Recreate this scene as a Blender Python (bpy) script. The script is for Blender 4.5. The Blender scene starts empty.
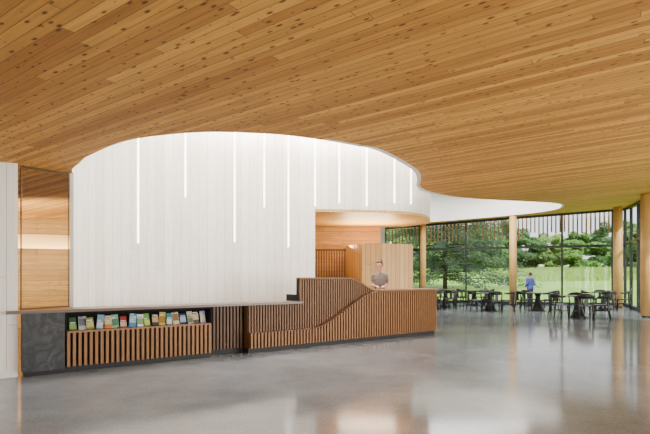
import bpy, bmesh, math, random
from mathutils import Vector, Matrix
random.seed(7)
scene = bpy.context.scene
COL = scene.collection
F, CX, HY, H = 450.0, 325.0, 279.0, 1.3
PI = math.pi
def cz(x, y): return 2.786 + 0.0596*x + 0.0499*y          # underside of the gently sloping ceiling

# ------------------------------------------------------------------ materials
def newmat(name):
    m = bpy.data.materials.new(name); m.use_nodes = True
    nt = m.node_tree; b = nt.nodes['Principled BSDF']
    return m, nt, b
def N(nt, typ, **kw):
    n = nt.nodes.new(typ)
    for k, v in kw.items(): setattr(n, k, v)
    return n
def col4(c): return (c[0], c[1], c[2], 1.0)
def plain(name, c, rough=0.5, metal=0.0, var=0.12, scale=20.0, emis=None, estr=0):
    m, nt, b = newmat(name)
    no = N(nt, 'ShaderNodeTexNoise'); no.inputs['Scale'].default_value = scale
    tc = N(nt, 'ShaderNodeTexCoord'); nt.links.new(tc.outputs['Object'], no.inputs['Vector'])
    mx = N(nt, 'ShaderNodeMix', data_type='RGBA')
    mx.inputs[6].default_value = col4([x*(1-var) for x in c]); mx.inputs[7].default_value = col4([min(1, x*(1+var)) for x in c])
    nt.links.new(no.outputs['Fac'], mx.inputs[0]); nt.links.new(mx.outputs[2], b.inputs['Base Color'])
    b.inputs['Roughness'].default_value = rough; b.inputs['Metallic'].default_value = metal
    if emis:
        b.inputs['Emission Color'].default_value = col4(emis); b.inputs['Emission Strength'].default_value = estr
    return m
def planks(name, c1, c2, gap, row, length, rot=0.0, coord='UV', rough=0.45, grain=0.35, knots=0.0, knotcol=(.12,.05,.02), gapsize=0.004, bias=0.0, gscale=1.6):
    m, nt, b = newmat(name); L = nt.links
    tc = N(nt, 'ShaderNodeTexCoord'); mp = N(nt, 'ShaderNodeMapping')
    mp.inputs['Rotation'].default_value = (0, 0, rot)
    L.new(tc.outputs[coord], mp.inputs['Vector'])
    # every row of boards is shifted by its own random amount
    sx = N(nt, 'ShaderNodeSeparateXYZ'); L.new(mp.outputs[0], sx.inputs[0])
    dv = N(nt, 'ShaderNodeMath', operation='DIVIDE'); dv.inputs[1].default_value = row; L.new(sx.outputs[1], dv.inputs[0])
    fl_ = N(nt, 'ShaderNodeMath', operation='FLOOR'); L.new(dv.outputs[0], fl_.inputs[0])
    wn = N(nt, 'ShaderNodeTexWhiteNoise', noise_dimensions='1D'); L.new(fl_.outputs[0], wn.inputs['W'])
    ma = N(nt, 'ShaderNodeMath', operation='MULTIPLY_ADD'); ma.inputs[1].default_value = length*7; L.new(wn.outputs['Value'], ma.inputs[0]); L.new(sx.outputs[0], ma.inputs[2])
    cb = N(nt, 'ShaderNodeCombineXYZ'); L.new(ma.outputs[0], cb.inputs[0]); L.new(sx.outputs[1], cb.inputs[1])
    br = N(nt, 'ShaderNodeTexBrick'); br.offset = 0.0; br.squash = 1.0
    L.new(cb.outputs[0], br.inputs['Vector'])
    br.inputs['Color1'].default_value = col4(c1); br.inputs['Color2'].default_value = col4(c2); br.inputs['Mortar'].default_value = col4(gap)
    br.inputs['Scale'].default_value = 1.0; br.inputs['Mortar Size'].default_value = gapsize; br.inputs['Mortar Smooth'].default_value = 0.2
    br.inputs['Bias'].default_value = bias; br.inputs['Brick Width'].default_value = length; br.inputs['Row Height'].default_value = row
    m2 = N(nt, 'ShaderNodeMapping'); m2.inputs['Scale'].default_value = (1.2, 22, 22); L.new(cb.outputs[0], m2.inputs['Vector'])
    no = N(nt, 'ShaderNodeTexNoise'); no.inputs['Scale'].default_value = gscale; no.inputs['Detail'].default_value = 5; L.new(m2.outputs[0], no.inputs['Vector'])
    rp = N(nt, 'ShaderNodeMapRange'); rp.inputs[1].default_value = .3; rp.inputs[2].default_value = .7
    rp.inputs[3].default_value = 1-grain; rp.inputs[4].default_value = 1+grain*.6; L.new(no.outputs['Fac'], rp.inputs[0])
    mx = N(nt, 'ShaderNodeMix', data_type='RGBA', blend_type='MULTIPLY'); mx.inputs[0].default_value = 1
    L.new(br.outputs['Color'], mx.inputs[6]); L.new(rp.outputs[0], mx.inputs[7]); out = mx.outputs[2]
    if knots:
        nd = N(nt, 'ShaderNodeTexNoise'); nd.inputs['Scale'].default_value = 7; L.new(cb.outputs[0], nd.inputs['Vector'])
        for sc_, r0, r1 in (((3.2,7.0,1), .045, .10), ((2.1,4.6,1), .03, .06), ((5.0,9.0,1), .025, .06)):
            m3 = N(nt, 'ShaderNodeMapping'); m3.inputs['Scale'].default_value = sc_; m3.inputs['Location'].default_value = (sc_[0], 0, 0); L.new(cb.outputs[0], m3.inputs['Vector'])
            vo = N(nt, 'ShaderNodeTexVoronoi', voronoi_dimensions='2D'); vo.inputs['Scale'].default_value = 1.0; L.new(m3.outputs[0], vo.inputs['Vector'])
            sb = N(nt, 'ShaderNodeMath', operation='MULTIPLY_ADD'); sb.inputs[1].default_value = .10; L.new(nd.outputs['Fac'], sb.inputs[0]); L.new(vo.outputs['Distance'], sb.inputs[2])
            kr = N(nt, 'ShaderNodeMapRange'); kr.inputs[1].default_value = r0+.045; kr.inputs[2].default_value = r1+.05; kr.inputs[3].default_value = knots; kr.inputs[4].default_value = 0
            L.new(sb.outputs[0], kr.inputs[0])
            kx = N(nt, 'ShaderNodeMix', data_type='RGBA'); L.new(kr.outputs[0], kx.inputs[0]); L.new(out, kx.inputs[6]); kx.inputs[7].default_value = col4(knotcol); out = kx.outputs[2]
    L.new(out, b.inputs['Base Color']); b.inputs['Roughness'].default_value = rough
    return m
def concrete():
    m, nt, b = newmat('polished_concrete'); L = nt.links
    tc = N(nt, 'ShaderNodeTexCoord')
    n1 = N(nt, 'ShaderNodeTexNoise'); n1.inputs['Scale'].default_value = .9; n1.inputs['Detail'].default_value = 8; n1.inputs['Roughness'].default_value = .65
    n2 = N(nt, 'ShaderNodeTexNoise'); n2.inputs['Scale'].default_value = 36; n2.inputs['Detail'].default_value = 4
    for n in (n1, n2): L.new(tc.outputs['Object'], n.inputs['Vector'])
    ad = N(nt, 'ShaderNodeMath', operation='MULTIPLY_ADD'); ad.inputs[1].default_value = .5; L.new(n2.outputs['Fac'], ad.inputs[0]); L.new(n1.outputs['Fac'], ad.inputs[2])
    r = N(nt, 'ShaderNodeValToRGB'); r.color_ramp.elements[0].position = .48; r.color_ramp.elements[1].position = 1.04
    r.color_ramp.elements[0].color = (.122, .137, .156, 1); r.color_ramp.elements[1].color = (.280, .308, .341, 1)
    L.new(ad.outputs[0], r.inputs[0]); L.new(r.outputs[0], b.inputs['Base Color'])
    rr = N(nt, 'ShaderNodeMapRange'); rr.inputs[3].default_value = .08; rr.inputs[4].default_value = .16; L.new(n1.outputs['Fac'], rr.inputs[0]); L.new(rr.outputs[0], b.inputs['Roughness'])
    b.inputs['IOR'].default_value = 1.42
    return m
def glass():
    m = bpy.data.materials.new('window_glass'); m.use_nodes = True; nt = m.node_tree; nt.nodes.clear()
    o = N(nt, 'ShaderNodeOutputMaterial'); t = N(nt, 'ShaderNodeBsdfTransparent'); t.inputs[0].default_value = (.97, .985, .975, 1)
    g = N(nt, 'ShaderNodeBsdfGlossy'); g.inputs['Roughness'].default_value = .02
    mx = N(nt, 'ShaderNodeMixShader'); mx.inputs[0].default_value = .01
    nt.links.new(t.outputs[0], mx.inputs[1]); nt.links.new(g.outputs[0], mx.inputs[2]); nt.links.new(mx.outputs[0], o.inputs[0])
    return m
def stone():
    m, nt, b = newmat('dark_slate'); L = nt.links
    tc = N(nt, 'ShaderNodeTexCoord'); n = N(nt, 'ShaderNodeTexNoise'); n.inputs['Scale'].default_value = 5; n.inputs['Detail'].default_value = 10; n.inputs['Distortion'].default_value = 2.2
    L.new(tc.outputs['Object'], n.inputs['Vector']); r = N(nt, 'ShaderNodeValToRGB')
    r.color_ramp.elements[0].position = .42; r.color_ramp.elements[0].color = (.008, .009, .010, 1); r.color_ramp.elements[1].position = .70; r.color_ramp.elements[1].color = (.060, .062, .068, 1)
    L.new(n.outputs['Fac'], r.inputs[0]); L.new(r.outputs[0], b.inputs['Base Color']); b.inputs['Roughness'].default_value = .5
    return m
def leafmat(name, c, var=.5, scale=1.3):
    m, nt, b = newmat(name); L = nt.links
    tc = N(nt, 'ShaderNodeTexCoord'); n = N(nt, 'ShaderNodeTexNoise'); n.inputs['Scale'].default_value = scale; n.inputs['Detail'].default_value = 6
    L.new(tc.outputs['Object'], n.inputs['Vector']); mx = N(nt, 'ShaderNodeMix', data_type='RGBA')
    mx.inputs[6].default_value = col4([x*(1-var) for x in c]); mx.inputs[7].default_value = col4([x*(1+var) for x in c])
    L.new(n.outputs['Fac'], mx.inputs[0]); L.new(mx.outputs[2], b.inputs['Base Color']); b.inputs['Roughness'].default_value = .7
    return m
M = {}
M['ceiling'] = planks('cedar_ceiling', (.91,.45,.090), (.49,.195,.031), (.21,.07,.012), .086, 3.6, math.radians(32), 'Object', .75, .22, .92, (.11,.028,.004), .0026)
M['white'] = planks('whitewashed_boards', (.93,.87,.80), (.79,.73,.655), (.52,.455,.39), .20, 9.0, PI/2, 'UV', .5, .10, 0, gapsize=.004)
M['plaster'] = plain('white_plaster', (.86,.83,.79), .6, var=.02)
M['warm'] = plain('glow_tinted_plaster', (.84,.62,.30), .6, var=.03)  # plaster tinted so the cove's warm glow sits in its colour
M['wood_wall'] = planks('cedar_wall', (.70,.39,.095), (.50,.265,.055), (.2,.085,.02), .14, 2.4, 0, 'UV', .5, .25, .5)
M['ply'] = planks('pale_plywood', (.76,.47,.17), (.62,.355,.115), (.22,.11,.03), .14, 3.0, PI/2, 'UV', .45, .15, 0, gapsize=.006)
M['soffit'] = planks('soffit_wood', (.84,.51,.15), (.72,.40,.105), (.38,.19,.06), .09, 2.6, math.radians(32), 'Object', .5, .18, .4)
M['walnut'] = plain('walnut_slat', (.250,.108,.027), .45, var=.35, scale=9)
M['walnut2'] = plain('walnut_slat_shaded', (.165,.070,.018), .5, var=.35, scale=9)  # darker walnut copy: shade above the front curve put into its colour
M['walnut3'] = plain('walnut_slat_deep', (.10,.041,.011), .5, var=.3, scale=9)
M['backing'] = plain('slat_backing', (.0035,.0025,.002), .95)
M['top'] = plain('walnut_top', (.09,.045,.018), .35, var=.3, scale=8)
M['black'] = plain('black_metal', (.008,.008,.009), .4)
M['toe'] = plain('toe_kick_black', (.006,.006,.006), .6)
M['chair'] = plain('black_lacquer', (.007,.0065,.0065), .4)
M['table'] = plain('black_table', (.010,.009,.009), .35)
M['column'] = planks('glulam_column', (.76,.45,.15), (.66,.37,.105), (.42,.2,.05), .09, 6.0, PI/2, 'UV', .5, .25, .0)
M['floor'] = concrete(); M['glass'] = glass(); M['slate'] = stone()
M['light'] = plain('light_diffuser', (1,1,1), .5, emis=(1,.98,.95), estr=8)
M['cove'] = plain('cove_diffuser', (1,1,1), .5, emis=(1,.84,.54), estr=30.0)
M['grass'] = leafmat('lawn_grass', (.27,.48,.05), .4, .6)
M['tall'] = leafmat('tall_grass_blades', (.32,.48,.08), .4)
M['bark'] = plain('tree_bark', (.06,.045,.035), .9)
M['leafA'] = leafmat('leaf_mid', (.13,.28,.048)); M['leafB'] = leafmat('leaf_dark', (.075,.175,.042)); M['leafC'] = leafmat('leaf_light', (.24,.39,.085)); M['needle'] = leafmat('needles', (.032,.075,.028))  # leaf greens lightened to put distance haze into the colour
M['batten'] = plain('cedar_batten', (.34,.19,.09), .7)
M['skin'] = plain('skin', (.50,.245,.17), .5, var=.04); M['hairA'] = plain('auburn_hair', (.065,.021,.009), .5, var=.3, scale=60); M['hairB'] = plain('dark_hair', (.015,.010,.009), .5)
M['tan'] = plain('taupe_cloth', (.15,.115,.105), .8); M['navy'] = plain('blue_violet_cloth', (.07,.10,.38), .8); M['jean'] = plain('dark_trousers', (.02,.022,.03), .8)
M['eye'] = plain('eye_dark', (.02,.015,.012), .2); M['lip'] = plain('lip', (.38,.11,.095), .5); M['shoe'] = plain('shoe_black', (.02,.02,.02), .5)
M['page'] = plain('paper', (.7,.69,.65), .7)

# ------------------------------------------------------------------ mesh helpers
def link(name, me, mat, parent=None, smooth=False):
    o = bpy.data.objects.new(name, me); COL.objects.link(o)
    if mat: me.materials.append(mat)
    if parent: o.parent = parent
    if smooth:
        for p in me.polygons: p.use_smooth = True
    return o
def obj(name, bm, mat, parent=None, smooth=False, recalc=True):
    if recalc: bmesh.ops.recalc_face_normals(bm, faces=bm.faces)
    me = bpy.data.meshes.new(name); bm.to_mesh(me); bm.free()
    return link(name, me, mat, parent, smooth)
def box(bm, x0, x1, y0, y1, z0, z1, mx=None, bevel=0):
    vs = [Vector((x, y, z)) for x in (x0, x1) for y in (y0, y1) for z in (z0, z1)]
    if mx: vs = [mx @ v for v in vs]
    v = [bm.verts.new(p) for p in vs]
    fs = []
    for f in ((0,1,3,2), (4,6,7,5), (0,4,5,1), (2,3,7,6), (0,2,6,4), (1,5,7,3)): fs.append(bm.faces.new([v[i] for i in f]))
    if bevel:
        es = list({e for f in fs for e in f.edges}); bmesh.ops.bevel(bm, geom=es, offset=bevel, segments=2, affect='EDGES', profile=.6)
def prism(bm, poly, z0, z1):
    n = len(poly)
    zz0 = z0 if callable(z0) else (lambda x, y: z0)
    zz1 = z1 if callable(z1) else (lambda x, y: z1)
    a = [bm.verts.new((x, y, zz0(x, y))) for x, y in poly]; b = [bm.verts.new((x, y, zz1(x, y))) for x, y in poly]
    bm.faces.new(a[::-1]); bm.faces.new(b)
    for i in range(n): bm.faces.new((a[i], a[(i+1) % n], b[(i+1) % n], b[i]))
def tube(bm, path, rad, seg=8, caps=True):
    path = [Vector(p) for p in path]; n = len(path)
    rr = rad if isinstance(rad, (list, tuple)) else [rad]*n
    rings = []; ref = None
    for i in range(n):
        t = (path[min(i+1, n-1)] - path[max(i-1, 0)]).normalized()
        if ref is None: ref = t.orthogonal().normalized()
        a = (ref - t*ref.dot(t)); a = a.normalized() if a.length > 1e-6 else t.orthogonal().normalized()
        ref = a; b = t.cross(a)
        rings.append([bm.verts.new(path[i] + (a*math.cos(2*PI*k/seg) + b*math.sin(2*PI*k/seg))*rr[i]) for k in range(seg)])
    for i in range(n-1):
        for k in range(seg): bm.faces.new((rings[i][k], rings[i][(k+1) % seg], rings[i+1][(k+1) % seg], rings[i+1][k]))
    if caps: bm.faces.new(rings[0][::-1]); bm.faces.new(rings[-1])
def lathe(bm, prof, seg=28, cx=0, cy=0):
    rings = []
    for r, z in prof:
        if r < 1e-5: rings.append([bm.verts.new((cx, cy, z))])
        else: rings.append([bm.verts.new((cx+r*math.cos(2*PI*k/seg), cy+r*math.sin(2*PI*k/seg), z)) for k in range(seg)])
    for a, b in zip(rings, rings[1:]):
        for k in range(seg):
            k2 = (k+1) % seg
            if len(a) == 1: bm.faces.new((a[0], b[k], b[k2]))
            elif len(b) == 1: bm.faces.new((a[k], a[k2], b[0]))
            else: bm.faces.new((a[k], a[k2], b[k2], b[k]))
def ball(bm, c, r, seg=16, rings=10, rot=None):
    mx = Matrix.Translation(c) @ (rot.to_4x4() if rot else Matrix.Identity(4)) @ Matrix.Diagonal((r[0], r[1], r[2], 1))
    bmesh.ops.create_uvsphere(bm, u_segments=seg, v_segments=rings, radius=1, matrix=mx)
def wall_uv(o):
    me = o.data; uv = me.uv_layers.new(name='UVMap')
    for p in me.polygons:
        n = p.normal
        for li in p.loop_indices:
            c = me.vertices[me.loops[li].vertex_index].co
            if abs(n.z) > .7: uv.data[li].uv = (c.x, c.y)
            else:
                t = Vector((-n.y, n.x)); t = t.normalized() if t.length > 1e-6 else Vector((1, 0))
                uv.data[li].uv = (c.x*t.x + c.y*t.y, c.z)
    return o
def ribbon(name, pts, z0, z1, th, mat):
    """vertical wall that follows a plan curve, thickened away from the opening's inside"""
    n = len(pts); inn = [Vector((p[0], p[1], 0)) for p in pts]; out = []
    for i in range(n):
        t = (inn[min(i+1, n-1)] - inn[max(i-1, 0)]).normalized(); out.append(inn[i] + Vector((t.y, -t.x, 0))*th)
    s = [0]
    for i in range(1, n): s.append(s[-1] + (inn[i]-inn[i-1]).length)
    zf = z0 if callable(z0) else (lambda x, y: z0)
    zt = z1 if callable(z1) else (lambda x, y: z1)
    V, FC, UV = [], [], []
    for i in range(n):
        a, b = inn[i], out[i]; za = zf(a.x, a.y); zb = zt(a.x, a.y)
        V += [(a.x, a.y, za), (a.x, a.y, zb), (b.x, b.y, za), (b.x, b.y, zb)]
        UV += [(s[i], za), (s[i], zb), (s[i], za), (s[i], zb)]
    for i in range(n-1):
        q, r = 4*i, 4*i+4
        FC += [(q, q+1, r+1, r), (q+2, r+2, r+3, q+3), (q, r, r+2, q+2), (q+1, q+3, r+3, r+1)]
    FC += [(0, 2, 3, 1), (4*n-4, 4*n-3, 4*n-1, 4*n-2)]
    me = bpy.data.meshes.new(name); me.from_pydata(V, [], FC); uv = me.uv_layers.new(name='UVMap')
    for l in me.loops: uv.data[l.index].uv = UV[l.vertex_index]
    o = link(name, me, mat)
    o['kind'] = 'structure'
    return o
def thing(name, label, cat, loc=(0,0,0), rotz=0, group=None):
    o = bpy.data.objects.new(name, None); COL.objects.link(o); o.empty_display_size = .1
    o.location = loc; o.rotation_euler = (0, 0, rotz); tag(o, label, cat, group); return o
def tag(o, label, cat, group=None):
    o['label'] = label; o['category'] = cat
    if group: o['group'] = group
    return o
def struct(name, bm, mat, parent=None, uv=False):
    o = obj(name, bm, mat, parent)
    if not parent: o['kind'] = 'structure'
    if uv: wall_uv(o)
    return o
def dup(root, loc, rotz, label):
    r = root.copy(); COL.objects.link(r); r.location = loc; r.rotation_euler = (0, 0, rotz); r['label'] = label
    for ch in list(root.children):
        c = ch.copy(); COL.objects.link(c); c.parent = r
        for g in ch.children:
            d = g.copy(); COL.objects.link(d); d.parent = c
    return r
def catmull(pts, closed=True, n=12):
    out = []; m = len(pts); rng = m if closed else m-1
    for i in range(rng):
        if closed: p0, p1, p2, p3 = pts[i-1], pts[i], pts[(i+1) % m], pts[(i+2) % m]
        else: p0, p1, p2, p3 = pts[max(i-1, 0)], pts[i], pts[i+1], pts[min(i+2, m-1)]
        for k in range(n):
            t = k/n
            out.append(tuple(.5*((2*p1[j]) + (-p0[j]+p2[j])*t + (2*p0[j]-5*p1[j]+4*p2[j]-p3[j])*t*t + (-p0[j]+3*p1[j]-3*p2[j]+p3[j])*t**3) for j in (0, 1)))
    if not closed: out.append(tuple(pts[-1]))
    return out
def sstep(a, b, x):
    t = max(0, min(1, (x-a)/(b-a))); return t*t*(3-2*t)

# ------------------------------------------------------------------ plan curves: one ceiling opening, an oval over the desk flowing into a second oval
near = [(-3.8,6.8), (-3.33,6.13), (-3.02,5.79), (-2.26,5.22), (-1.42,5.08), (-.76,5.27), (-.31,5.52), (.337,6.07), (.81,6.6), (1.59,8.2), (1.90,9.3), (2.07,10.2), (2.36,11.0), (2.95,11.95), (3.9,13.1),
        (5.6,14.5), (7.9,16.25), (9.1,17.45), (9.85,18.8), (10.25,20.2), (9.9,21.5), (8.8,22.4), (7.3,23.1), (5.6,23.6), (4.4,22.4), (3.6,19), (3.2,15.5)]
back = [(3.05,13.4), (2.9,12.45), (2.5,11.7), (1.8,11.25), (.86,11.05), (-.24,10.9), (-1.8,10.3), (-3.1,9.2), (-3.8,7.8)]
NS = 12
OP = catmull(near + back, True, NS)
iR = len(near)*NS                       # start of the raised white wall over the alcove
iJ = (len(near)+5)*NS                   # jamb where the full height wall starts
F0, F1, F2, F3 = Vector((3.5,26)), Vector((14.67,22)), Vector((11.1,15)), Vector((11.2,6))

# ------------------------------------------------------------------ shell
outer = [(-15,-5), (11.6,-5), (11.6,6), (11.5,15), (15.2,22.1), (3.5,26.4), (-15,26.4)]
bm = bmesh.new()
prism(bm, outer, -.25, 0.0)
fl = struct('floor', bm, M['floor'])
bm = bmesh.new()
def loop(pts):
    vs = [bm.verts.new((x, y, cz(x, y))) for x, y in pts]
    for i in range(len(vs)): bm.edges.new((vs[i], vs[(i+1) % len(vs)]))
loop(outer); loop(OP)
bmesh.ops.triangle_fill(bm, use_beauty=True, use_dissolve=False, edges=bm.edges[:])
for f in list(bm.faces):
    if f.normal.z > 0: f.normal_flip()
ce = obj('ceiling', bm, M['ceiling'], recalc=False); ce['kind'] = 'structure'

TOPZ = 5.8
ribbon('wall_back', OP[iJ:] + [OP[0]], 0, TOPZ, .05, M['white'])
ribbon('wall_upper', OP[iR:iJ+1], 3.0, TOPZ, .14, M['white'])
ribbon('trim_1', OP[0:iR+1], lambda x, y: cz(x, y), TOPZ, .08, M['plaster'])
bm = bmesh.new(); prism(bm, OP, TOPZ, TOPZ+.1); struct('ceiling_light_cap', bm, M['plaster'])  # unseen opaque cap, added to keep sky out and bounce light back

# canopy over the alcove behind the desk
can = [(p[0]+.002, p[1]+.01) for p in OP[iR:iJ+1]][::-1] + [(2.4,14.3), (-.8,14.3), (-.8,11.05)]
bm = bmesh.new(); prism(bm, can, 2.94, 2.998); struct('ceiling_alcove', bm, M['soffit'])
def wallbox(name, p, q, z0, z1, th, mat):
    p, q = Vector(p), Vector(q); d = (q-p).normalized(); nrm = Vector((-d.y, d.x))*th
    bm = bmesh.new(); prism(bm, [tuple(p), tuple(q), tuple(q+nrm), tuple(p+nrm)], z0, z1); return struct(name, bm, mat, uv=True)
wallbox('wall_alcove', (-1.0,14.2), (1.75,14.2), 0, 2.94, .12, M['wood_wall'])
wallbox('wall_alcove_left', (-.45,14.2), (-.45,11.1), 0, 2.94, .1, M['wood_wall'])
wallbox('wall_far', (-1.0,26.0), (3.45,26.0), 0, lambda x, y: cz(x, y), .15, M['plaster'])

# plywood kiosk behind the desk
kp = [(.62,13.3), (1.02,12.40), (1.55,12.40), (2.48,12.74), (2.62,13.4), (2.0,13.9), (.62,13.9)]
bm = bmesh.new(); prism(bm, kp, 0, 2.28)
ki = wall_uv(obj('kiosk', bm, M['ply'])); tag(ki, 'pale plywood kiosk with angled board-clad sides standing behind the reception desk', 'kiosk')
sc = thing('slat_screen', 'dark vertical slat screen standing in the alcove left of the plywood kiosk', 'screen', (-.3,13.1,0))
bm = bmesh.new()
for i in range(12): box(bm, .03+i*.075, .063+i*.075, 0, .04, .06, 2.12)
obj('slats', bm, M['walnut3'], sc)
bm = bmesh.new(); box(bm, 0, .92, -.01, .05, 2.12, 2.17); obj('top_rail', bm, M['walnut3'], sc)
bm = bmesh.new(); box(bm, 0, .92, -.01, .05, 0, .06); obj('bottom_rail', bm, M['walnut3'], sc)

# left wall, glazed opening and the timber room behind it
ANG = math.atan2(4.70, 6.64)
U = Vector((math.cos(ANG), math.sin(ANG))); Vv = Vector((-U.y, U.x)); D0 = Vector((-3.99, 5.92))
def dw(t, y): return D0 + U*t + Vv*y
bm = bmesh.new(); prism(bm, [tuple(dw(-.04,.12)), tuple(dw(-.04,.27)), tuple(dw(-7,.27)), tuple(dw(-7,.12))], 0, lambda x, y: cz(x, y)); struct('wall_left', bm, M['white'], uv=True)
bm = bmesh.new(); prism(bm, [tuple(dw(-.05,.10)), tuple(dw(-.05,.119)), tuple(dw(-7,.119)), tuple(dw(-7,.10))], 0, .1); struct('baseboard_left', bm, M['plaster'])
g0, g1 = Vector((-4.14,6.12)), Vector((-3.855,6.77))
w6 = bpy.data.objects.new('window_6', None); COL.objects.link(w6); w6['kind'] = 'structure'
gd = (g1-g0).normalized(); gn = Vector((-gd.y, gd.x))
def gpoly(s0, s1, w): a, b = g0+gd*s0, g0+gd*s1; return [tuple(a-gn*w), tuple(b-gn*w), tuple(b+gn*w), tuple(a+gn*w)]
gl = (g1-g0).length
bm = bmesh.new(); prism(bm, gpoly(0, gl, .004), .9, lambda x, y: cz(x, y)-.03); obj('pane', bm, M['glass'], w6)
bm = bmesh.new(); prism(bm, gpoly(0, gl, .012), .881, .90); obj('sill', bm, M['top'], w6)
bm = bmesh.new(); prism(bm, gpoly(gl-.01, gl, .005), .90, lambda x, y: cz(x, y)); obj('jamb', bm, M['top'], w6)
bm = bmesh.new(); prism(bm, gpoly(0, .012, .008), .90, lambda x, y: cz(x, y)); obj('jamb', bm, M['top'], w6)
bm = bmesh.new(); prism(bm, gpoly(.012, gl-.01, .008), lambda x, y: cz(x, y)-.03, lambda x, y: cz(x, y)); obj('head', bm, M['top'], w6)
rc = catmull([(-3.9,12.9), (-5.6,12.75), (-7.4,12.25), (-9.2,11.4), (-11.2,10.0)], False, 10)   # curved timber wall of the room behind, right to left
def off(pts, d):
    o = []
    for i in range(len(pts)):
        a, b = Vector(pts[max(i-1, 0)]), Vector(pts[min(i+1, len(pts)-1)]); t = (b-a).normalized(); o.append(tuple(Vector(pts[i])+Vector((t.y, -t.x))*d))
    return o
ribbon('wall_left_room', rc, 0, 2.12, .12, M['wood_wall'])
ribbon('wall_left_room_upper', rc, 2.5, lambda x, y: cz(x, y), .12, M['wood_wall'])
ribbon('wall_left_room_cove', off(rc, .34), 1.9, 2.8, .1, M['warm'])
cl = ribbon('cove_light', off(rc, .14), 2.02, 2.06, .10, M['cove']); del cl['kind']
tag(cl, 'glowing curved cove light in the timber room seen through the left glass', 'light')

# ------------------------------------------------------------------ line lights on the drum wall
far = OP[iR:] + [OP[0]]
strips = [(139,243), (188,197), (234,242), (263,207), (291,247), (315,206), (340,203), (367,206), (394,203), (411,204)]
ordn = ['leftmost long', 'second from left short', 'third from left long', 'fourth from left medium', 'fifth from left longest', 'sixth from left', 'fourth from right short', 'third from right short', 'second from right short', 'rightmost']
for (px, py), on in zip(strips, ordn):
    k = (px-CX)/F
    i = min(range(24, len(far)-8), key=lambda j: abs(far[j][0]/far[j][1]-k))
    p = Vector(far[i]); t = (Vector(far[i+1])-Vector(far[i-1])).normalized(); nin = Vector((-t.y, t.x))
    zb = H + (HY-py)/F*p.y
    mx = Matrix(((t.x, nin.x, 0, p.x), (t.y, nin.y, 0, p.y), (0, 0, 1, 0), (0, 0, 0, 1)))
    bm = bmesh.new(); box(bm, -.015, .015, .001, .014, zb, 5.3, mx)
    tag(obj('line_light', bm, M['light']), on + ' vertical line light set in the white curved wall', 'light', 'line lights on the curved wall')

# ------------------------------------------------------------------ reception furniture (local x along the front, y to the back)
def desk_loc(t, y=0): p = dw(t, y); return (p.x, p.y, 0)
e = thing('desk_end_block', 'dark slate end block at the far left of the reception counter', 'desk', desk_loc(0), ANG)
bm = bmesh.new(); box(bm, 0, .493, 0, .42, .06, .84, None, .004); obj('body', bm, M['slate'], e)
bm = bmesh.new(); box(bm, .02, .493, .05, .4, 0, .06); obj('toe_kick', bm, M['toe'], e)
u = thing('brochure_shelf', 'low walnut slatted shelf unit with an open slot full of brochures', 'shelf', desk_loc(.495), ANG)
W = 2.12
bm = bmesh.new()
box(bm, 0, W, .07, .42, .08, .55)
box(bm, 0, W, .27, .42, .55, .84); box(bm, 0, .03, .0, .27, .55, .84); box(bm, W-.03, W, 0, .27, .55, .84); box(bm, .03, W-.03, .0, .27, .81, .84)
obj('body', bm, M['backing'], u)
bm = bmesh.new(); box(bm, .03, W-.03, 0, .27, .55, .575); obj('shelf_board', bm, M['walnut'], u)
def slats(bm, x0, x1, pitch, w, y0, y1, zb, zt):
    n = int((x1-x0)/pitch)
    off = ((x1-x0) - n*pitch + (pitch-w))/2
    for i in range(n):
        a = x0+off+i*pitch; m = a+w/2
        z0, z1 = zb(m) if callable(zb) else zb, zt(m) if callable(zt) else zt
        if z1-z0 > .02: box(bm, a, a+w, y0, y1, z0, z1)
bm = bmesh.new(); slats(bm, 0, W, .070, .037, 0, .07, .085, .55); obj('slat_panel', bm, M['walnut'], u)
bm = bmesh.new(); box(bm, .0, W, .08, .4, 0, .08); obj('toe_kick', bm, M['toe'], u)
r = thing('recessed_cabinet', 'recessed dark slatted counter section between the brochure shelf and the tall desk', 'cabinet', desk_loc(2.617), ANG)
bm = bmesh.new(); box(bm, 0, .67, .29, .45, .08, .84); obj('body', bm, M['backing'], r)
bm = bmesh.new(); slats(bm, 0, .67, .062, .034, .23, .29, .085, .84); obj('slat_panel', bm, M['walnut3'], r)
bm = bmesh.new(); box(bm, 0, .67, .3, .45, 0, .08); obj('toe_kick', bm, M['toe'], r)
bm = bmesh.new()
prism(bm, [(-.17,-.03), (4.355,-.03), (4.355,.47), (-.03,.47), (-.03,.09), (-.17,.09)], .841, .88)
ct = obj('countertop', bm, M['top']); ct.location = desk_loc(0); ct.rotation_euler = (0, 0, ANG)
tag(ct, 'long thin dark walnut countertop over the low left half of the desk', 'countertop')

T0 = 3.29; LEN = 8.13-T0
d = thing('reception_desk', 'tall walnut slatted reception desk with a sweeping curved front', 'desk', desk_loc(T0), ANG)
def ztop(x):
    t = x+T0
    if t < 4.37: return .838
    return 1.33 - .27*sstep(5.55, 6.35, t)
def zcur(x): return .36 + .68*sstep(4.55, 6.30, x+T0)
def profile_strip(bm, fn_lo, fn_hi, x0, x1, y0, y1, n=80):
    prev = None
    for i in range(n+1):
        x = x0+(x1-x0)*i/n; a, b = fn_lo(x), fn_hi(x)
        cur = [bm.verts.new((x, y0, a)), bm.verts.new((x, y0, b)), bm.verts.new((x, y1, b)), bm.verts.new((x, y1, a))]
        if prev:
            for k in range(4): bm.faces.new((prev[k], prev[(k+1) % 4], cur[(k+1) % 4], cur[k]))
        else: bm.faces.new(cur)
        prev = cur
    bm.faces.new(prev[::-1])
XS = 4.37-T0
bm = bmesh.new()
box(bm, 0, XS, .135, .46, .08, .838)
profile_strip(bm, lambda x: .08, lambda x: ztop(x)-.03, XS, LEN-.02, .135, .22)
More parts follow.
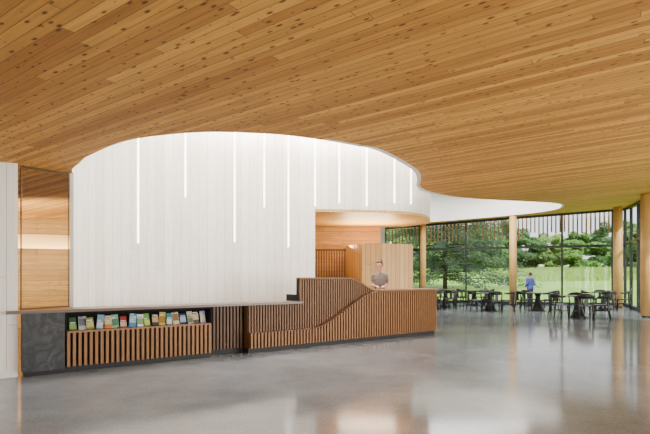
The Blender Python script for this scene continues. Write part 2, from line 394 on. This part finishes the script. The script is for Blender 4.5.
box(bm, LEN-.05, LEN-.02, .22, .60, .08, 1.03); box(bm, XS, XS+.03, .22, .60, .08, 1.0)
obj('body', bm, M['backing'], d)
bm = bmesh.new(); box(bm, -.0026, 0, .09, .23, .08, .838); box(bm, -.0026, 0, 0, .09, .08, .348); obj('end_panel', bm, M['walnut2'], d)
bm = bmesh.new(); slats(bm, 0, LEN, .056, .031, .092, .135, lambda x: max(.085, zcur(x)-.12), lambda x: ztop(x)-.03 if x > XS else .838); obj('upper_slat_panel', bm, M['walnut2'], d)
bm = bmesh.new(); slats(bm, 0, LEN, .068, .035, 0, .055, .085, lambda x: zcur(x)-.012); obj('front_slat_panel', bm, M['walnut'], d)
bm = bmesh.new(); profile_strip(bm, lambda x: .08, lambda x: zcur(x)-.03, 0, LEN, .055, .091); obj('front_backing', bm, M['backing'], d)
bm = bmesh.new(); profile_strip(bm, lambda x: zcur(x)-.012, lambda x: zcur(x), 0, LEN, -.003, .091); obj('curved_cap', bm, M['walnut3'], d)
bm = bmesh.new(); profile_strip(bm, lambda x: ztop(x)-.03, lambda x: ztop(x), XS, 6.39-T0, .085, .23); obj('raised_cap', bm, M['walnut2'], d)
bm = bmesh.new(); box(bm, 6.35-T0, LEN+.02, -.02, .56, 1.041, 1.075, None, .006); obj('counter', bm, M['walnut'], d)
bm = bmesh.new(); box(bm, XS+.03, 6.35-T0, .22, .60, .74, .77); obj('worktop', bm, M['top'], d)
bm = bmesh.new(); box(bm, .0, XS, .06, .45, 0, .08); box(bm, XS, LEN-.03, .06, .21, 0, .08); obj('toe_kick', bm, M['toe'], d)

# brochures
broch = [('dark green', (.02,.08,.035), (.2,.35,.1)), ('grey and white', (.4,.42,.45), (.12,.14,.17)), ('olive green', (.15,.19,.04), (.45,.45,.1)), ('light blue', (.18,.34,.50), (.55,.65,.75)),
 ('orange', (.60,.19,.04), (.75,.6,.3)), ('mint green', (.20,.42,.28), (.05,.18,.1)), ('deep red', (.32,.03,.03), (.6,.45,.3)), ('sky blue', (.08,.24,.50), (.4,.55,.75)),
 ('white', (.7,.7,.66), (.15,.3,.12)), ('bright green', (.11,.33,.06), (.5,.6,.12)), ('black', (.015,.015,.018), (.45,.3,.15)), ('yellow', (.62,.42,.06), (.3,.18,.03)),
 ('teal', (.02,.2,.23), (.55,.65,.55)), ('cream', (.6,.48,.28), (.2,.1,.04)), ('navy blue', (.015,.035,.15), (.35,.48,.62)), ('beige', (.5,.42,.32), (.1,.2,.1)), ('dark brown', (.06,.03,.015), (.5,.4,.25)), ('lilac', (.35,.28,.5), (.6,.6,.3))]
rb_ = random.Random(21)
for i, (nm, c, c2) in enumerate(broch):
    p = dw(.495+.115+i*.111+rb_.uniform(-.008, .008), .10+rb_.uniform(-.03, .02))
    w = (.044, .050, .047)[i % 3]; hh = (.185, .205, .17, .195)[(i*7) % 4]
    b = thing('brochure', nm + ' brochure standing in the desk shelf, number %d from the left' % (i+1), 'brochure', (p.x, p.y, .5765), ANG+rb_.uniform(-.2, .2), 'brochures in the desk shelf')
    tl = rb_.uniform(-.09, .09)
    rot = Matrix.Translation((0, 0, abs(tl)*w)) @ Matrix.Rotation(math.radians(rb_.uniform(-20, -11)), 4, 'X') @ Matrix.Rotation(tl, 4, 'Y')
    m1 = plain('cover_'+nm.replace(' ', '_'), c, .35); m2 = plain('picture_'+nm.replace(' ', '_'), c2, .35, var=.8, scale=45)
    m3 = plain('band_'+nm.replace(' ', '_'), (.7,.7,.66) if sum(c) < 1.2 else (.1,.12,.1), .4)
    bm = bmesh.new(); box(bm, -w, w, 0, .002, 0, hh, rot); cv = obj('cover', bm, m1, b)
    bm = bmesh.new(); box(bm, -w, w, .008, .010, 0, hh, rot); obj('back_cover', bm, m1, b)
    bm = bmesh.new(); box(bm, -w+.003, w-.003, .002, .008, .002, hh-.003, rot); obj('pages', bm, M['page'], b)
    a = (.08, .3, .16)[i % 3]; q = (.4, .5, .55)[(i*5) % 3]
    bm = bmesh.new(); box(bm, -w*(.9 if i % 2 else 1), w*(.9 if i % 2 else 1), -.001, 0, hh*a, hh*(a+q), rot); obj('picture', bm, m2, cv)
    bm = bmesh.new(); box(bm, -w*.8, w*(.2 if i % 2 else .75), -.001, 0, hh*(a+q+.06), hh*(a+q+.14), rot); obj('title_band', bm, m3, cv)

# ------------------------------------------------------------------ facade
def fac_px(px, P, Q):
    k = (px-CX)/F; dd = Q-P; return (k*P.y-P.x)/(dd.x-k*dd.y)
def bay(n, P, Q, transom=2.95):
    P, Q = Vector(P), Vector(Q); dv = (Q-P).normalized(); nv = Vector((-dv.y, dv.x)); Ln = (Q-P).length
    w = bpy.data.objects.new('window_%d' % n, None); COL.objects.link(w); w['kind'] = 'structure'
    def pl(s0, s1, h): a, b = P+dv*s0, P+dv*s1; return [tuple(a-nv*h), tuple(b-nv*h), tuple(b+nv*h), tuple(a+nv*h)]
    top = lambda x, y: cz(x, y)-.002
    bm = bmesh.new()
    prism(bm, pl(0, .04, .06), 0, top); prism(bm, pl(Ln-.04, Ln, .06), 0, top)
    prism(bm, pl(.04, Ln-.04, .06), 0, .12); prism(bm, pl(.04, Ln-.04, .06), lambda x, y: cz(x, y)-.12, top)
    obj('frame', bm, M['black'], w)
    bm = bmesh.new(); prism(bm, pl(.04, Ln-.04, .05), transom-.06, transom+.06); obj('transom', bm, M['black'], w)
    bm = bmesh.new(); prism(bm, pl(.04, Ln-.04, .006), .12, lambda x, y: cz(x, y)-.12); obj('pane', bm, M['glass'], w)
ts = [0] + [fac_px(p, F0, F1) for p in (420, 466, 513, 562)] + [.955, 1]
ids = [1, 2, 3, 4, 5, 7]
for i in range(6): bay(ids[i], F0.lerp(F1, ts[i]), F0.lerp(F1, ts[i+1]))
for i in range(4): bay(8+i, F1.lerp(F2, i/4), F1.lerp(F2, (i+1)/4))
for i in range(3): bay(12+i, F2.lerp(F3, i/3), F2.lerp(F3, (i+1)/3))

cols = [(423, 24.4, .16, 'left round timber column in front of the windows'), (513, 22.3, .17, 'middle round timber column in front of the windows'), (618, 20.6, .19, 'round timber column in the right corner of the glazing'), (646.5, 15.2, .17, 'nearest round timber column at the right edge by the glazing')]
for px, dd, rad, lb in cols:
    x = (px-CX)/F*dd
    t = thing('column', lb, 'column', (x, dd, 0))
    bm = bmesh.new(); h = cz(x, dd)
    lathe(bm, [(0,.06), (rad,.06), (rad,h-.03), (0,h-.03)], 32); wall_uv(obj('shaft', bm, M['column'], t, True))
    bm = bmesh.new(); lathe(bm, [(0,0), (rad*.8,0), (rad*.8,.06), (0,.06)], 32); obj('base_plate', bm, M['black'], t)
# outside batten screens under the eaves
for (P, Q, lb) in ((F0, F1, 'row of hanging timber battens outside above the far windows'),):
    dv = (Q-P).normalized(); nv = Vector((-dv.y, dv.x)); Ln = (Q-P).length
    s = thing('batten_screen', lb, 'screen', (P.x, P.y, 0))
    rnd = random.Random(3); bm = bmesh.new(); xx = .1
    while xx < Ln-.1:
        c = dv*xx + nv*.55; zt = cz(P.x+c.x, P.y+c.y)-.05; zb = max(3.1, zt - rnd.uniform(.75, 1.15))
        prism(bm, [tuple(c-dv*.03-nv*.05), tuple(c+dv*.03-nv*.05), tuple(c+dv*.03+nv*.05), tuple(c-dv*.03+nv*.05)], zb, zt); xx += .2
    obj('battens', bm, M['batten'], s)
    a, b = nv*.55, dv*Ln+nv*.55
    bm = bmesh.new(); prism(bm, [tuple(a-nv*.05), tuple(b-nv*.05), tuple(b+nv*.05), tuple(a+nv*.05)], lambda x, y: cz(P.x+x, P.y+y)-.06, lambda x, y: cz(P.x+x, P.y+y)+.04); obj('rail', bm, M['batten'], s)

# ------------------------------------------------------------------ cafe furniture
def make_table(loc, label):
    t = thing('cafe_table', label, 'table', loc, 0, 'round cafe tables')
    bm = bmesh.new(); lathe(bm, [(0,.712), (.47,.712), (.485,.722), (.485,.732), (.475,.742), (0,.742)], 40); obj('tabletop', bm, M['table'], t)
    bm = bmesh.new(); lathe(bm, [(0,.02), (.26,.02), (.22,.07), (.15,.25), (.10,.45), (.09,.58), (.13,.68), (.17,.711), (0,.711)], 32); obj('pedestal', bm, M['table'], t, True)
    bm = bmesh.new(); lathe(bm, [(0,0), (.31,0), (.31,.012), (.27,.02), (0,.02)], 36); obj('base', bm, M['table'], t)
    return t
def make_chair(label):
    t = thing('dining_chair', label, 'chair', (0,0,0), 0, 'black cafe chairs')
    bm = bmesh.new()
    pl = [(-.245,.2), (-.23,.235), (.23,.235), (.245,.2), (.21,-.19), (.18,-.21), (-.18,-.21), (-.21,-.19)]
    prism(bm, pl, .42, .46); obj('seat', bm, M['chair'], t)
    for sx in (-1, 1):
        bm = bmesh.new(); tube(bm, [(sx*.235,.215,0), (sx*.228,.20,.22), (sx*.222,.19,.425)], [.018,.024,.026], 8); obj('leg', bm, M['chair'], t, True)
        bm = bmesh.new(); tube(bm, [(sx*.215,-.265,0), (sx*.20,-.21,.3), (sx*.20,-.2,.45), (sx*.225,-.185,.7)], [.018,.024,.026,.02], 8); obj('leg', bm, M['chair'], t, True)
        bm = bmesh.new(); tube(bm, [(sx*.226,.197,.25), (sx*.20,-.207,.27)], .013, 6); obj('stretcher', bm, M['chair'], t, True)
    # curved back band wrapping from arm to arm
    bm = bmesh.new(); prev = None
    for i in range(25):
        a = PI*(1.0-.13) + PI*1.26*i/24
        x, y = .275*math.cos(a), -.01+.255*math.sin(a); f = max(0, -math.sin(a)); hh = .022+.055*f**1.5; zc = .705+.05*f
        nx, ny = math.cos(a), math.sin(a)
        cur = [bm.verts.new((x-nx*.014, y-ny*.014, zc-hh)), bm.verts.new((x+nx*.014, y+ny*.014, zc-hh)), bm.verts.new((x+nx*.014, y+ny*.014, zc+hh)), bm.verts.new((x-nx*.014, y-ny*.014, zc+hh))]
        if prev:
            for k in range(4): bm.faces.new((prev[k], prev[(k+1) % 4], cur[(k+1) % 4], cur[k]))
        else: bm.faces.new(cur)
        prev = cur
    bm.faces.new(prev[::-1]); obj('back_rail', bm, M['chair'], t, True)
    bm = bmesh.new(); box(bm, -.055, .055, -.235, -.205, .44, .70, Matrix.Rotation(math.radians(3), 4, 'X')); obj('back_splat', bm, M['chair'], t)
    return t
tabs = [((8.55,15.2), 'the nearest table at the right', [180, 255, 325, 65]),
        ((6.75,18.4), 'the table left of the middle column', [185, 265, 345, 80]),
        ((8.75,18.5), 'the table right of the middle column', [190, 285, 10, 100]),
        ((5.6,20.9), 'the second table from the left', [180, 270, 0, 90]),
        ((12.0,19.3), 'the table beside the right corner column', [170, 250, 330, 70]),
        ((7.3,22.0), 'the table nearest the windows', [195, 285, 350]),
        ((4.75,19.6), 'the leftmost table beside the desk', [175, 260, 350, 85])]
chair0 = None
sides = ['right side', 'far right side', 'far side', 'far left side', 'left side', 'near left side', 'near side', 'near right side']
for (x, y), lb, angs in tabs:
    make_table((x, y, 0), 'round black cafe table with flared pedestal, ' + lb)
    base = math.degrees(math.atan2(y, x)); used = set()
    for a in angs:
        a0 = math.radians(a); rel = (a-base+90) % 360; k = int(((rel+22.5) % 360)//45)
        while k in used: k = (k+1) % 8
        used.add(k)
        cx_, cy_ = x+.66*math.cos(a0), y+.66*math.sin(a0); rz = a0+PI/2
        lab = 'black chair on the %s of %s' % (sides[k], lb)
        if chair0 is None: chair0 = make_chair(lab); chair0.location = (cx_, cy_, 0); chair0.rotation_euler = (0, 0, rz)
        else: dup(chair0, (cx_, cy_, 0), rz, lab)

# ------------------------------------------------------------------ people
def voxel(o, size, smooth=4):
    rm = o.modifiers.new('r', 'REMESH'); rm.mode = 'VOXEL'; rm.voxel_size = size; rm.use_smooth_shade = True
    sm = o.modifiers.new('m', 'SMOOTH'); sm.factor = .5; sm.iterations = smooth
def ring_body(bm, secs, seg=20):
    rings = [[bm.verts.new((x+rx*math.cos(2*PI*k/seg), y+ry*math.sin(2*PI*k/seg), z)) for k in range(seg)] for x, y, z, rx, ry in secs]
    for a, b in zip(rings, rings[1:]):
        for k in range(seg): bm.faces.new((a[k], a[(k+1) % seg], b[(k+1) % seg], b[k]))
    bm.faces.new(rings[0][::-1]); bm.faces.new(rings[-1])
def person(label, loc, rz, arms, hair, shirt, sleeve, bun, fem, tilt=0.0, turn=0.0, scale=1.0):
    p = thing('person', label, 'person', loc, rz); p.scale = (scale,)*3
    sl = .87 if fem else 1.0
    torso = [(0,.01,.86,.15,.10), (0,.01,.95,.16,.108), (0,.005,1.04,.142,.095), (0,.0,1.12,.125 if fem else .148,.09), (0,.0,1.22,.14 if fem else .16,.10), (0,.0,1.31,.15 if fem else .172,.105), (0,.005,1.385,.135 if fem else .155,.085), (0,.012,1.43,.085,.065), (0,.012,1.455,.055,.052)]
    torso = [(x, y, z, rx*(sl if z < 1.44 else 1), ry*(sl if z < 1.44 else 1)) for x, y, z, rx, ry in torso]
    bm = bmesh.new(); ring_body(bm, torso)
    tube(bm, [(0,.012,1.42), (0,.008,1.48), (0,-.005,1.55)], [.055*sl,.046*sl,.048*sl], 14)
    for s in (-1, 1):
        tube(bm, [(s*.085*sl,.01,.92), (s*.09*sl,.0,.75), (s*.095*sl,-.005,.5), (s*.095*sl,.012,.36), (s*.095*sl,.02,.09)], [.098*sl,.083*sl,.055,.052,.036], 14)
        tube(bm, [(s*.095*sl,.045,.04), (s*.105*sl,-.04,.045), (s*.115*sl,-.15,.03)], [.035,.038,.026], 10)
    for nm, s in (('l',-1), ('r',1)):
        sh, el, wr = [Vector(v) for v in arms[nm]]
        tube(bm, [Vector((s*.07,.005,1.40)), sh, sh.lerp(el,.45), el, el.lerp(wr,.3), wr], [.05*sl,.05*sl,.044*sl,.037*sl,.036*sl,.024], 14)
        dr = (wr-el).normalized(); up = Vector((0,0,1)); up = (up-dr*up.dot(dr)).normalized(); side = dr.cross(up).normalized()
        inn = side if side.x*s < 0 else -side
        tube(bm, [wr-dr*.01, wr+dr*.03, wr+dr*.085], [.023,.03,.031], 10)
        for k, ln in enumerate((.064,.073,.067,.052)):
            b0 = wr+dr*.078+inn*((1.5-k)*.019); tube(bm, [b0, b0+dr*ln*.5-up*.006, b0+dr*ln*.95-up*.024], [.0095,.0088,.007], 8)
        th = wr+dr*.02+inn*.026; tube(bm, [th, th+dr*.03+inn*.022, th+dr*.058+inn*.026-up*.01], [.012,.0105,.008], 8)
    R = Matrix.Rotation(turn, 3, 'Z') @ Matrix.Rotation(tilt, 3, 'X'); piv = Vector((0,.0,1.53)); dn = Vector((0,0,-.025))
    def hp(v): return piv + dn + R @ (Vector(v)-piv)
    ball(bm, hp((0,.005,1.655)), (.073,.092,.095), 24, 16, R); ball(bm, hp((0,-.035,1.595)), (.054,.058,.072), 18, 12, R); ball(bm, hp((0,-.068,1.54)), (.026,.022,.02), 12, 8, R)
    tube(bm, [hp((0,-.085,1.668)), hp((0,-.112,1.628)), hp((0,-.085,1.612))], [.008,.014,.010], 8)
    for s in (-1, 1): ball(bm, hp((s*.074,.008,1.635)), (.010,.020,.031), 10, 8, R)
    bo = obj('body', bm, M['skin'], p, True); voxel(bo, .007, 3)
    gr = [.032, .03, .018] + [.014]*5
    bm = bmesh.new(); ring_body(bm, [(x, y, z, rx+g_, ry+g_) for (x, y, z, rx, ry), g_ in zip(torso[:-1], gr)] + [(0,.012,1.447,.066,.062)])
    for nm, s in (('l',-1), ('r',1)):
        sh, el, wr = [Vector(v) for v in arms[nm]]
        if sleeve == 'long': tube(bm, [Vector((s*.07,.005,1.40)), sh, sh.lerp(el,.5), el, el.lerp(wr,.9)], [.06,.062,.058,.052,.038], 14)
        else: tube(bm, [Vector((s*.07,.005,1.40)), sh, sh.lerp(el,.62)], [.06*sl,.062*sl,.058*sl], 14)
    voxel(obj('shirt', bm, shirt, p, True), .010, 4)
    bm = bmesh.new(); ring_body(bm, [(x, y, z, rx+.011, ry+.011) for x, y, z, rx, ry in torso[:3]])
    for s in (-1, 1): tube(bm, [(s*.08*sl,.01,.90), (s*.085*sl,.0,.75), (s*.095*sl,-.005,.5), (s*.095*sl,.012,.36), (s*.095*sl,.02,.08)], [.098*sl,.095*sl,.070,.068,.055], 14)
    voxel(obj('trousers', bm, M['jean'], p, True), .012, 3)
    for s in (-1, 1):
        bm = bmesh.new(); tube(bm, [(s*.095*sl,.065,.045), (s*.105*sl,-.04,.05), (s*.117*sl,-.17,.035)], [.044,.05,.034], 14)
        for v in bm.verts: v.co.z = max(v.co.z, 0)
        obj('shoe', bm, M['shoe'], p, True)
        bm = bmesh.new(); ball(bm, hp((s*.028,-.081,1.648)), (.012,.008,.006), 10, 6, R); obj('eye', bm, M['eye'], p)
        bm = bmesh.new(); tube(bm, [hp((s*.012,-.085,1.669)), hp((s*.03,-.083,1.675)), hp((s*.047,-.07,1.668))], .004, 6); obj('eyebrow', bm, hair, p)
    bm = bmesh.new(); ball(bm, hp((0,-.088,1.582)), (.022,.008,.007), 12, 6, R); obj('mouth', bm, M['lip'], p)
    bm = bmesh.new(); bmesh.ops.create_uvsphere(bm, u_segments=36, v_segments=26, radius=1)
    kill = [v for v in bm.verts if v.co.z < -.62 or (v.co.y < -.30 and v.co.z < .52) or (abs(v.co.y) < .35 and v.co.z < -.12)]
    bmesh.ops.delete(bm, geom=kill, context='VERTS')
    for v in bm.verts: v.co = hp((v.co.x*.086, .012+v.co.y*.106, 1.662+v.co.z*.108))
    g = bmesh.ops.extrude_face_region(bm, geom=bm.faces[:])
    for v in [e for e in g['geom'] if isinstance(e, bmesh.types.BMVert)]: v.co += (hp((0,.01,1.65))-v.co)*.16
    if bun: ball(bm, hp((0,.095,1.74)), (.045,.042,.042), 16, 12, R)
    obj('hair', bm, hair, p, True)
    return p
armsA = {'l': ((-.145,.0,1.375), (-.20,.03,1.16), (-.11,-.19,1.135)), 'r': ((.145,0,1.375), (.20,.04,1.16), (.095,-.20,1.135))}
person('person in a taupe top with tied-up auburn hair looking down behind the reception desk', (1.30,10.70,0), math.radians(-2), armsA, M['hairA'], M['tan'], 'short', True, True, math.radians(9), math.radians(-28), 1.0)
armsB = {'l': ((-.185,.0,1.385), (-.26,.05,1.13), (-.15,-.14,1.02)), 'r': ((.185,0,1.385), (.26,.05,1.13), (.14,-.15,1.03))}
person('person in a blue shirt and dark trousers standing by the far windows', (9.70,21.3,0), math.radians(200), armsB, M['hairB'], M['navy'], 'long', False, False, scale=.93)

# ------------------------------------------------------------------ outside
def gz(x, y):
    s = (Vector((x, y))-F0).dot(Vector((4, 11.17)).normalized()); s2 = (Vector((x, y))-F2).dot(Vector((7, -3.57)).normalized())
    s = max(s, s2, 0); return -.08 + .04*max(0, s-3)
bm = bmesh.new(); nx, ny = 70, 60; g = {}
for i in range(nx+1):
    for j in range(ny+1):
        x, y = -40+190*i/nx, -10+170*j/ny; g[i, j] = bm.verts.new((x, y, gz(x, y)-(0.3 if (y < 24 and x < 11) else 0)))
for i in range(nx):
    for j in range(ny): bm.faces.new((g[i, j], g[i+1, j], g[i+1, j+1], g[i, j+1]))
lawn = obj('lawn', bm, M['grass'], None, True); lawn['kind'] = 'structure'
rnd = random.Random(11)
def leaves(center_list, n, size, seed):
    r_ = random.Random(seed); V, FC = [], []
    wts = [c[1][0]*c[1][1]*c[1][2] for c in center_list]
    for _ in range(n):
        c, rr = r_.choices(center_list, wts)[0]
        while True:
            q = Vector((r_.uniform(-1,1), r_.uniform(-1,1), r_.uniform(-1,1)))
            if .35 < q.length < 1: break
        p = Vector((c[0]+q.x*rr[0], c[1]+q.y*rr[1], c[2]+q.z*rr[2]))
        a = Vector((r_.gauss(0,1), r_.gauss(0,1), r_.gauss(0,1))).normalized(); b = a.orthogonal().normalized(); s = size*r_.uniform(.6, 1.3)
        i = len(V); V += [tuple(p-a*s), tuple(p+b*s*.5), tuple(p+a*s), tuple(p-b*s*.5)]; FC.append((i, i+1, i+2, i+3))
    me = bpy.data.meshes.new('foliage'); me.from_pydata(V, [], FC); return me
def tree(px, dist, h, w, mat, label, seed, name='tree', trunk=.22, n=10000, size=.45, lo=.0):
    x = (px-CX)/F*dist; y = dist; r_ = random.Random(seed)
    t = thing(name, label, 'tree', (x, y, gz(x, y)), 0, 'trees and shrubs beyond the lawn')
    bl = []
    for k in range(18):
        f = lo + (1-lo)*(k+.7)/18*.92; ww = w*math.sin(PI*min(1, .26+.7*f))**.7
        bl.append(((r_.uniform(-.7,.7)*ww, r_.uniform(-.7,.7)*ww, h*f), (ww*.42, ww*.42, h*.08+.2)))
    link('foliage', leaves(bl, n, size, seed), mat, t)
    bm = bmesh.new(); tube(bm, [(0,0,-.1), (.1,0,h*.3), (0,.05,h*.6), (.05,0,h*.9)], [trunk, trunk*.8, trunk*.5, .05], 8)
    for k in range(5):
        c = bl[5+k*2][0]; tube(bm, [(0,.03,max(.2, c[2]-.8)), c], [trunk*.35, .04], 6)
    obj('trunk', bm, M['bark'], t, True)
def conifer(px, dist, h, w, label, seed):
    x = (px-CX)/F*dist; t = thing('conifer', label, 'tree', (x, dist, gz(x, dist)), 0, 'trees and shrubs beyond the lawn'); r_ = random.Random(seed)
    bm = bmesh.new(); tube(bm, [(0,0,-.1), (0,0,h*.5), (0,0,h)], [.20,.14,.02], 8); V, FC = [], []
    for k in range(120):
        f = .06+.92*k/120; a = k*2.4; L = w*(1-f**1.6)*r_.uniform(.7, 1.12)+.2; z = h*f
        dp = .20*min(1, z/(.25*L+.01)); e_ = Vector((math.cos(a)*L, math.sin(a)*L, z-dp*L*.8)); tube(bm, [(0,0,z), ((e_.x)*.5, e_.y*.5, z+.05), tuple(e_)], [.05,.03,.012], 5)
        for q in range(280):
            s = r_.uniform(.06, 1); p = Vector((e_.x*s+r_.gauss(0,.24), e_.y*s+r_.gauss(0,.24), z-dp*.8*L*s*s+r_.gauss(-.08,.16)))
            d_ = (Vector((math.cos(a), math.sin(a), -.5))+Vector((r_.gauss(0,.6), r_.gauss(0,.6), r_.gauss(0,.35)))).normalized(); b = d_.orthogonal().normalized()
            i = len(V); V += [tuple(p), tuple(p+d_*.15+b*.045), tuple(p+d_*.32), tuple(p+d_*.15-b*.045)]; FC.append((i, i+1, i+2, i+3))
    me = bpy.data.meshes.new('foliage'); me.from_pydata(V, [], FC); link('foliage', me, M['needle'], t); obj('trunk', bm, M['bark'], t, True)
tree(388, 72, 9, 4.6, M['leafC'], 'light green bushy tree behind the leftmost window', 1)
conifer(445, 40, 15, 7.4, 'broad dark spreading conifer with drooping branches behind the second window from the left', 2)
tree(404, 124, 20, 9, M['leafA'], 'tall distant tree rising behind the light bushy tree at left', 10)
tree(434, 104, 15, 8, M['leafC'], 'dense pale tree directly behind the spreading conifer', 20)
tree(464, 136, 17, 8.5, M['leafA'], 'tall tree showing between the conifer and the mid green tree', 21)
tree(482, 108, 13, 6.5, M['leafA'], 'tall mid green tree right of the dark conifer', 3)
tree(503, 140, 16, 8, M['leafB'], 'dark broad tree seen just left of the middle column', 4)
tree(526, 118, 9.5, 6, M['leafB'], 'dark green tree behind the person in blue', 5)
tree(550, 142, 11, 8, M['leafC'], 'pale green rounded tree right of the person in blue', 6)
tree(578, 118, 9.5, 6.5, M['leafA'], 'round mid green tree in the rightmost full window', 7)
tree(606, 142, 14, 7.5, M['leafB'], 'tall dark green tree near the right corner column', 8)
tree(634, 98, 11, 6, M['leafA'], 'green tree behind the side glazing at the right', 9)
tree(668, 58, 9, 4, M['leafC'], 'light green tree beside the right edge', 12)
V, FC = [], []
for _ in range(30000):
    dd = 50+50*rnd.random()**.8; px = rnd.uniform(505, 640)+rnd.gauss(0, 6); x = (px-CX)/F*dd; z = gz(x, dd); a = rnd.uniform(0, PI); hh = rnd.uniform(.15, .5)+.6*rnd.random()**3
    i = len(V); V += [(x-.07*math.cos(a), dd-.07*math.sin(a), z-.02), (x+.07*math.cos(a), dd+.07*math.sin(a), z-.02), (x+rnd.gauss(0,.2), dd+rnd.gauss(0,.2), z+hh)]; FC.append((i, i+1, i+2))
me = bpy.data.meshes.new('tall_grass'); me.from_pydata(V, [], FC); tg = link('tall_grass', me, M['tall']); tag(tg, 'tall pale meadow grass at the far side of the lawn', 'grass'); tg['kind'] = 'stuff'

# ------------------------------------------------------------------ light, world, camera
def area(name, loc, target, sx, sy, power, color=(1,1,1), along=None):
    l = bpy.data.lights.new(name, 'AREA'); l.shape = 'RECTANGLE'; l.size = sx; l.size_y = sy; l.energy = power; l.color = color
    o = bpy.data.objects.new(name, l); COL.objects.link(o); o.location = loc
    o.rotation_euler = (0, 0, along) if along is not None else (Vector(target)-Vector(loc)).to_track_quat('-Z', 'Y').to_euler(); return o
area('skylight_lamp', (-.5,8.0,5.6), (-.6,9.4,0), 4.2, 2.4, 235, (1,.93,.85))
area('skylight_lamp_far', (7,19.3,5.7), (7,19.3,0), 5, 5, 800, (1,.98,.95))
# added lamps, unseen above the rim, washing down the top of the white wall
for i0 in range(len(near)*NS+18, len(OP)-14, 14):
    p, q = Vector(OP[i0-6]), Vector(OP[i0+6]); t = (q-p).normalized(); c = Vector(OP[i0])+Vector((-t.y, t.x))*.30
    area('rim_wash_fill', (c.x, c.y, 5.0), None, max(.4, (q-p).length), .12, 72*max(.4, (q-p).length), (1,.935,.855), math.atan2(t.y, t.x))
sp_ = bpy.data.lights.new('receptionist_fill_spot', 'SPOT'); sp_.energy = 160; sp_.spot_size = math.radians(24); sp_.spot_blend = .8; sp_.shadow_soft_size = .15; sp_.color = (1,.94,.86)  # added unseen lamp that brightens the receptionist
so_ = bpy.data.objects.new('receptionist_fill_spot', sp_); COL.objects.link(so_); so_.location = (.2,8.0,5.1); so_.rotation_euler = (Vector((1.28,10.5,1.35))-Vector(so_.location)).to_track_quat('-Z', 'Y').to_euler()
area('fill_rear', (4.5,-4.5,1.2), (3,3,3.4), 9, 2.2, 390, (1,.975,.94))  # added fill lamp behind the camera, lifting the ceiling
area('fill_right', (10.9,2,1.3), (3.5,6.5,3.5), 8, 2.4, 1150, (1,.98,.95))  # added fill lamp out of view at right, aimed up at the ceiling
area('alcove_lamp', (1.2,12.9,2.9), (1.2,12.6,0), 1.6, .8, 40, (1,.89,.74))
area('alcove_uplight', (1.3,13.2,2.32), (1.3,12.7,3.2), 1.4, .5, 120, (1,.86,.60))
area('left_room_lamp', (-7,9.2,1.6), (-7.6,10.6,2.9), 3, 2, 180, (1,.90,.68))
sl = bpy.data.lights.new('sun', 'SUN'); sl.energy = 6.5; sl.angle = math.radians(3); sl.color = (1,.96,.88)
so = bpy.data.objects.new('sun', sl); COL.objects.link(so); so.rotation_euler = (math.radians(42), math.radians(22), 0)
w = bpy.data.worlds.new('world'); scene.world = w; w.use_nodes = True; nt = w.node_tree
bg = nt.nodes['Background']; tc = N(nt, 'ShaderNodeTexCoord'); sp = N(nt, 'ShaderNodeSeparateXYZ'); nt.links.new(tc.outputs['Generated'], sp.inputs[0])
rp = N(nt, 'ShaderNodeValToRGB'); rp.color_ramp.elements[0].color = (.97,.98,1,1); rp.color_ramp.elements[1].color = (.70,.80,1,1); rp.color_ramp.elements[1].position = .8
nt.links.new(sp.outputs['Z'], rp.inputs[0]); nt.links.new(rp.outputs[0], bg.inputs[0]); bg.inputs[1].default_value = 1.9
cam = bpy.data.cameras.new('camera'); cam.sensor_width = 36; cam.lens = F/650*36; cam.shift_y = (HY-217)/650; cam.clip_end = 400
co = bpy.data.objects.new('camera', cam); COL.objects.link(co); co.location = (0,0,H); co.rotation_euler = (PI/2,0,0); scene.camera = co
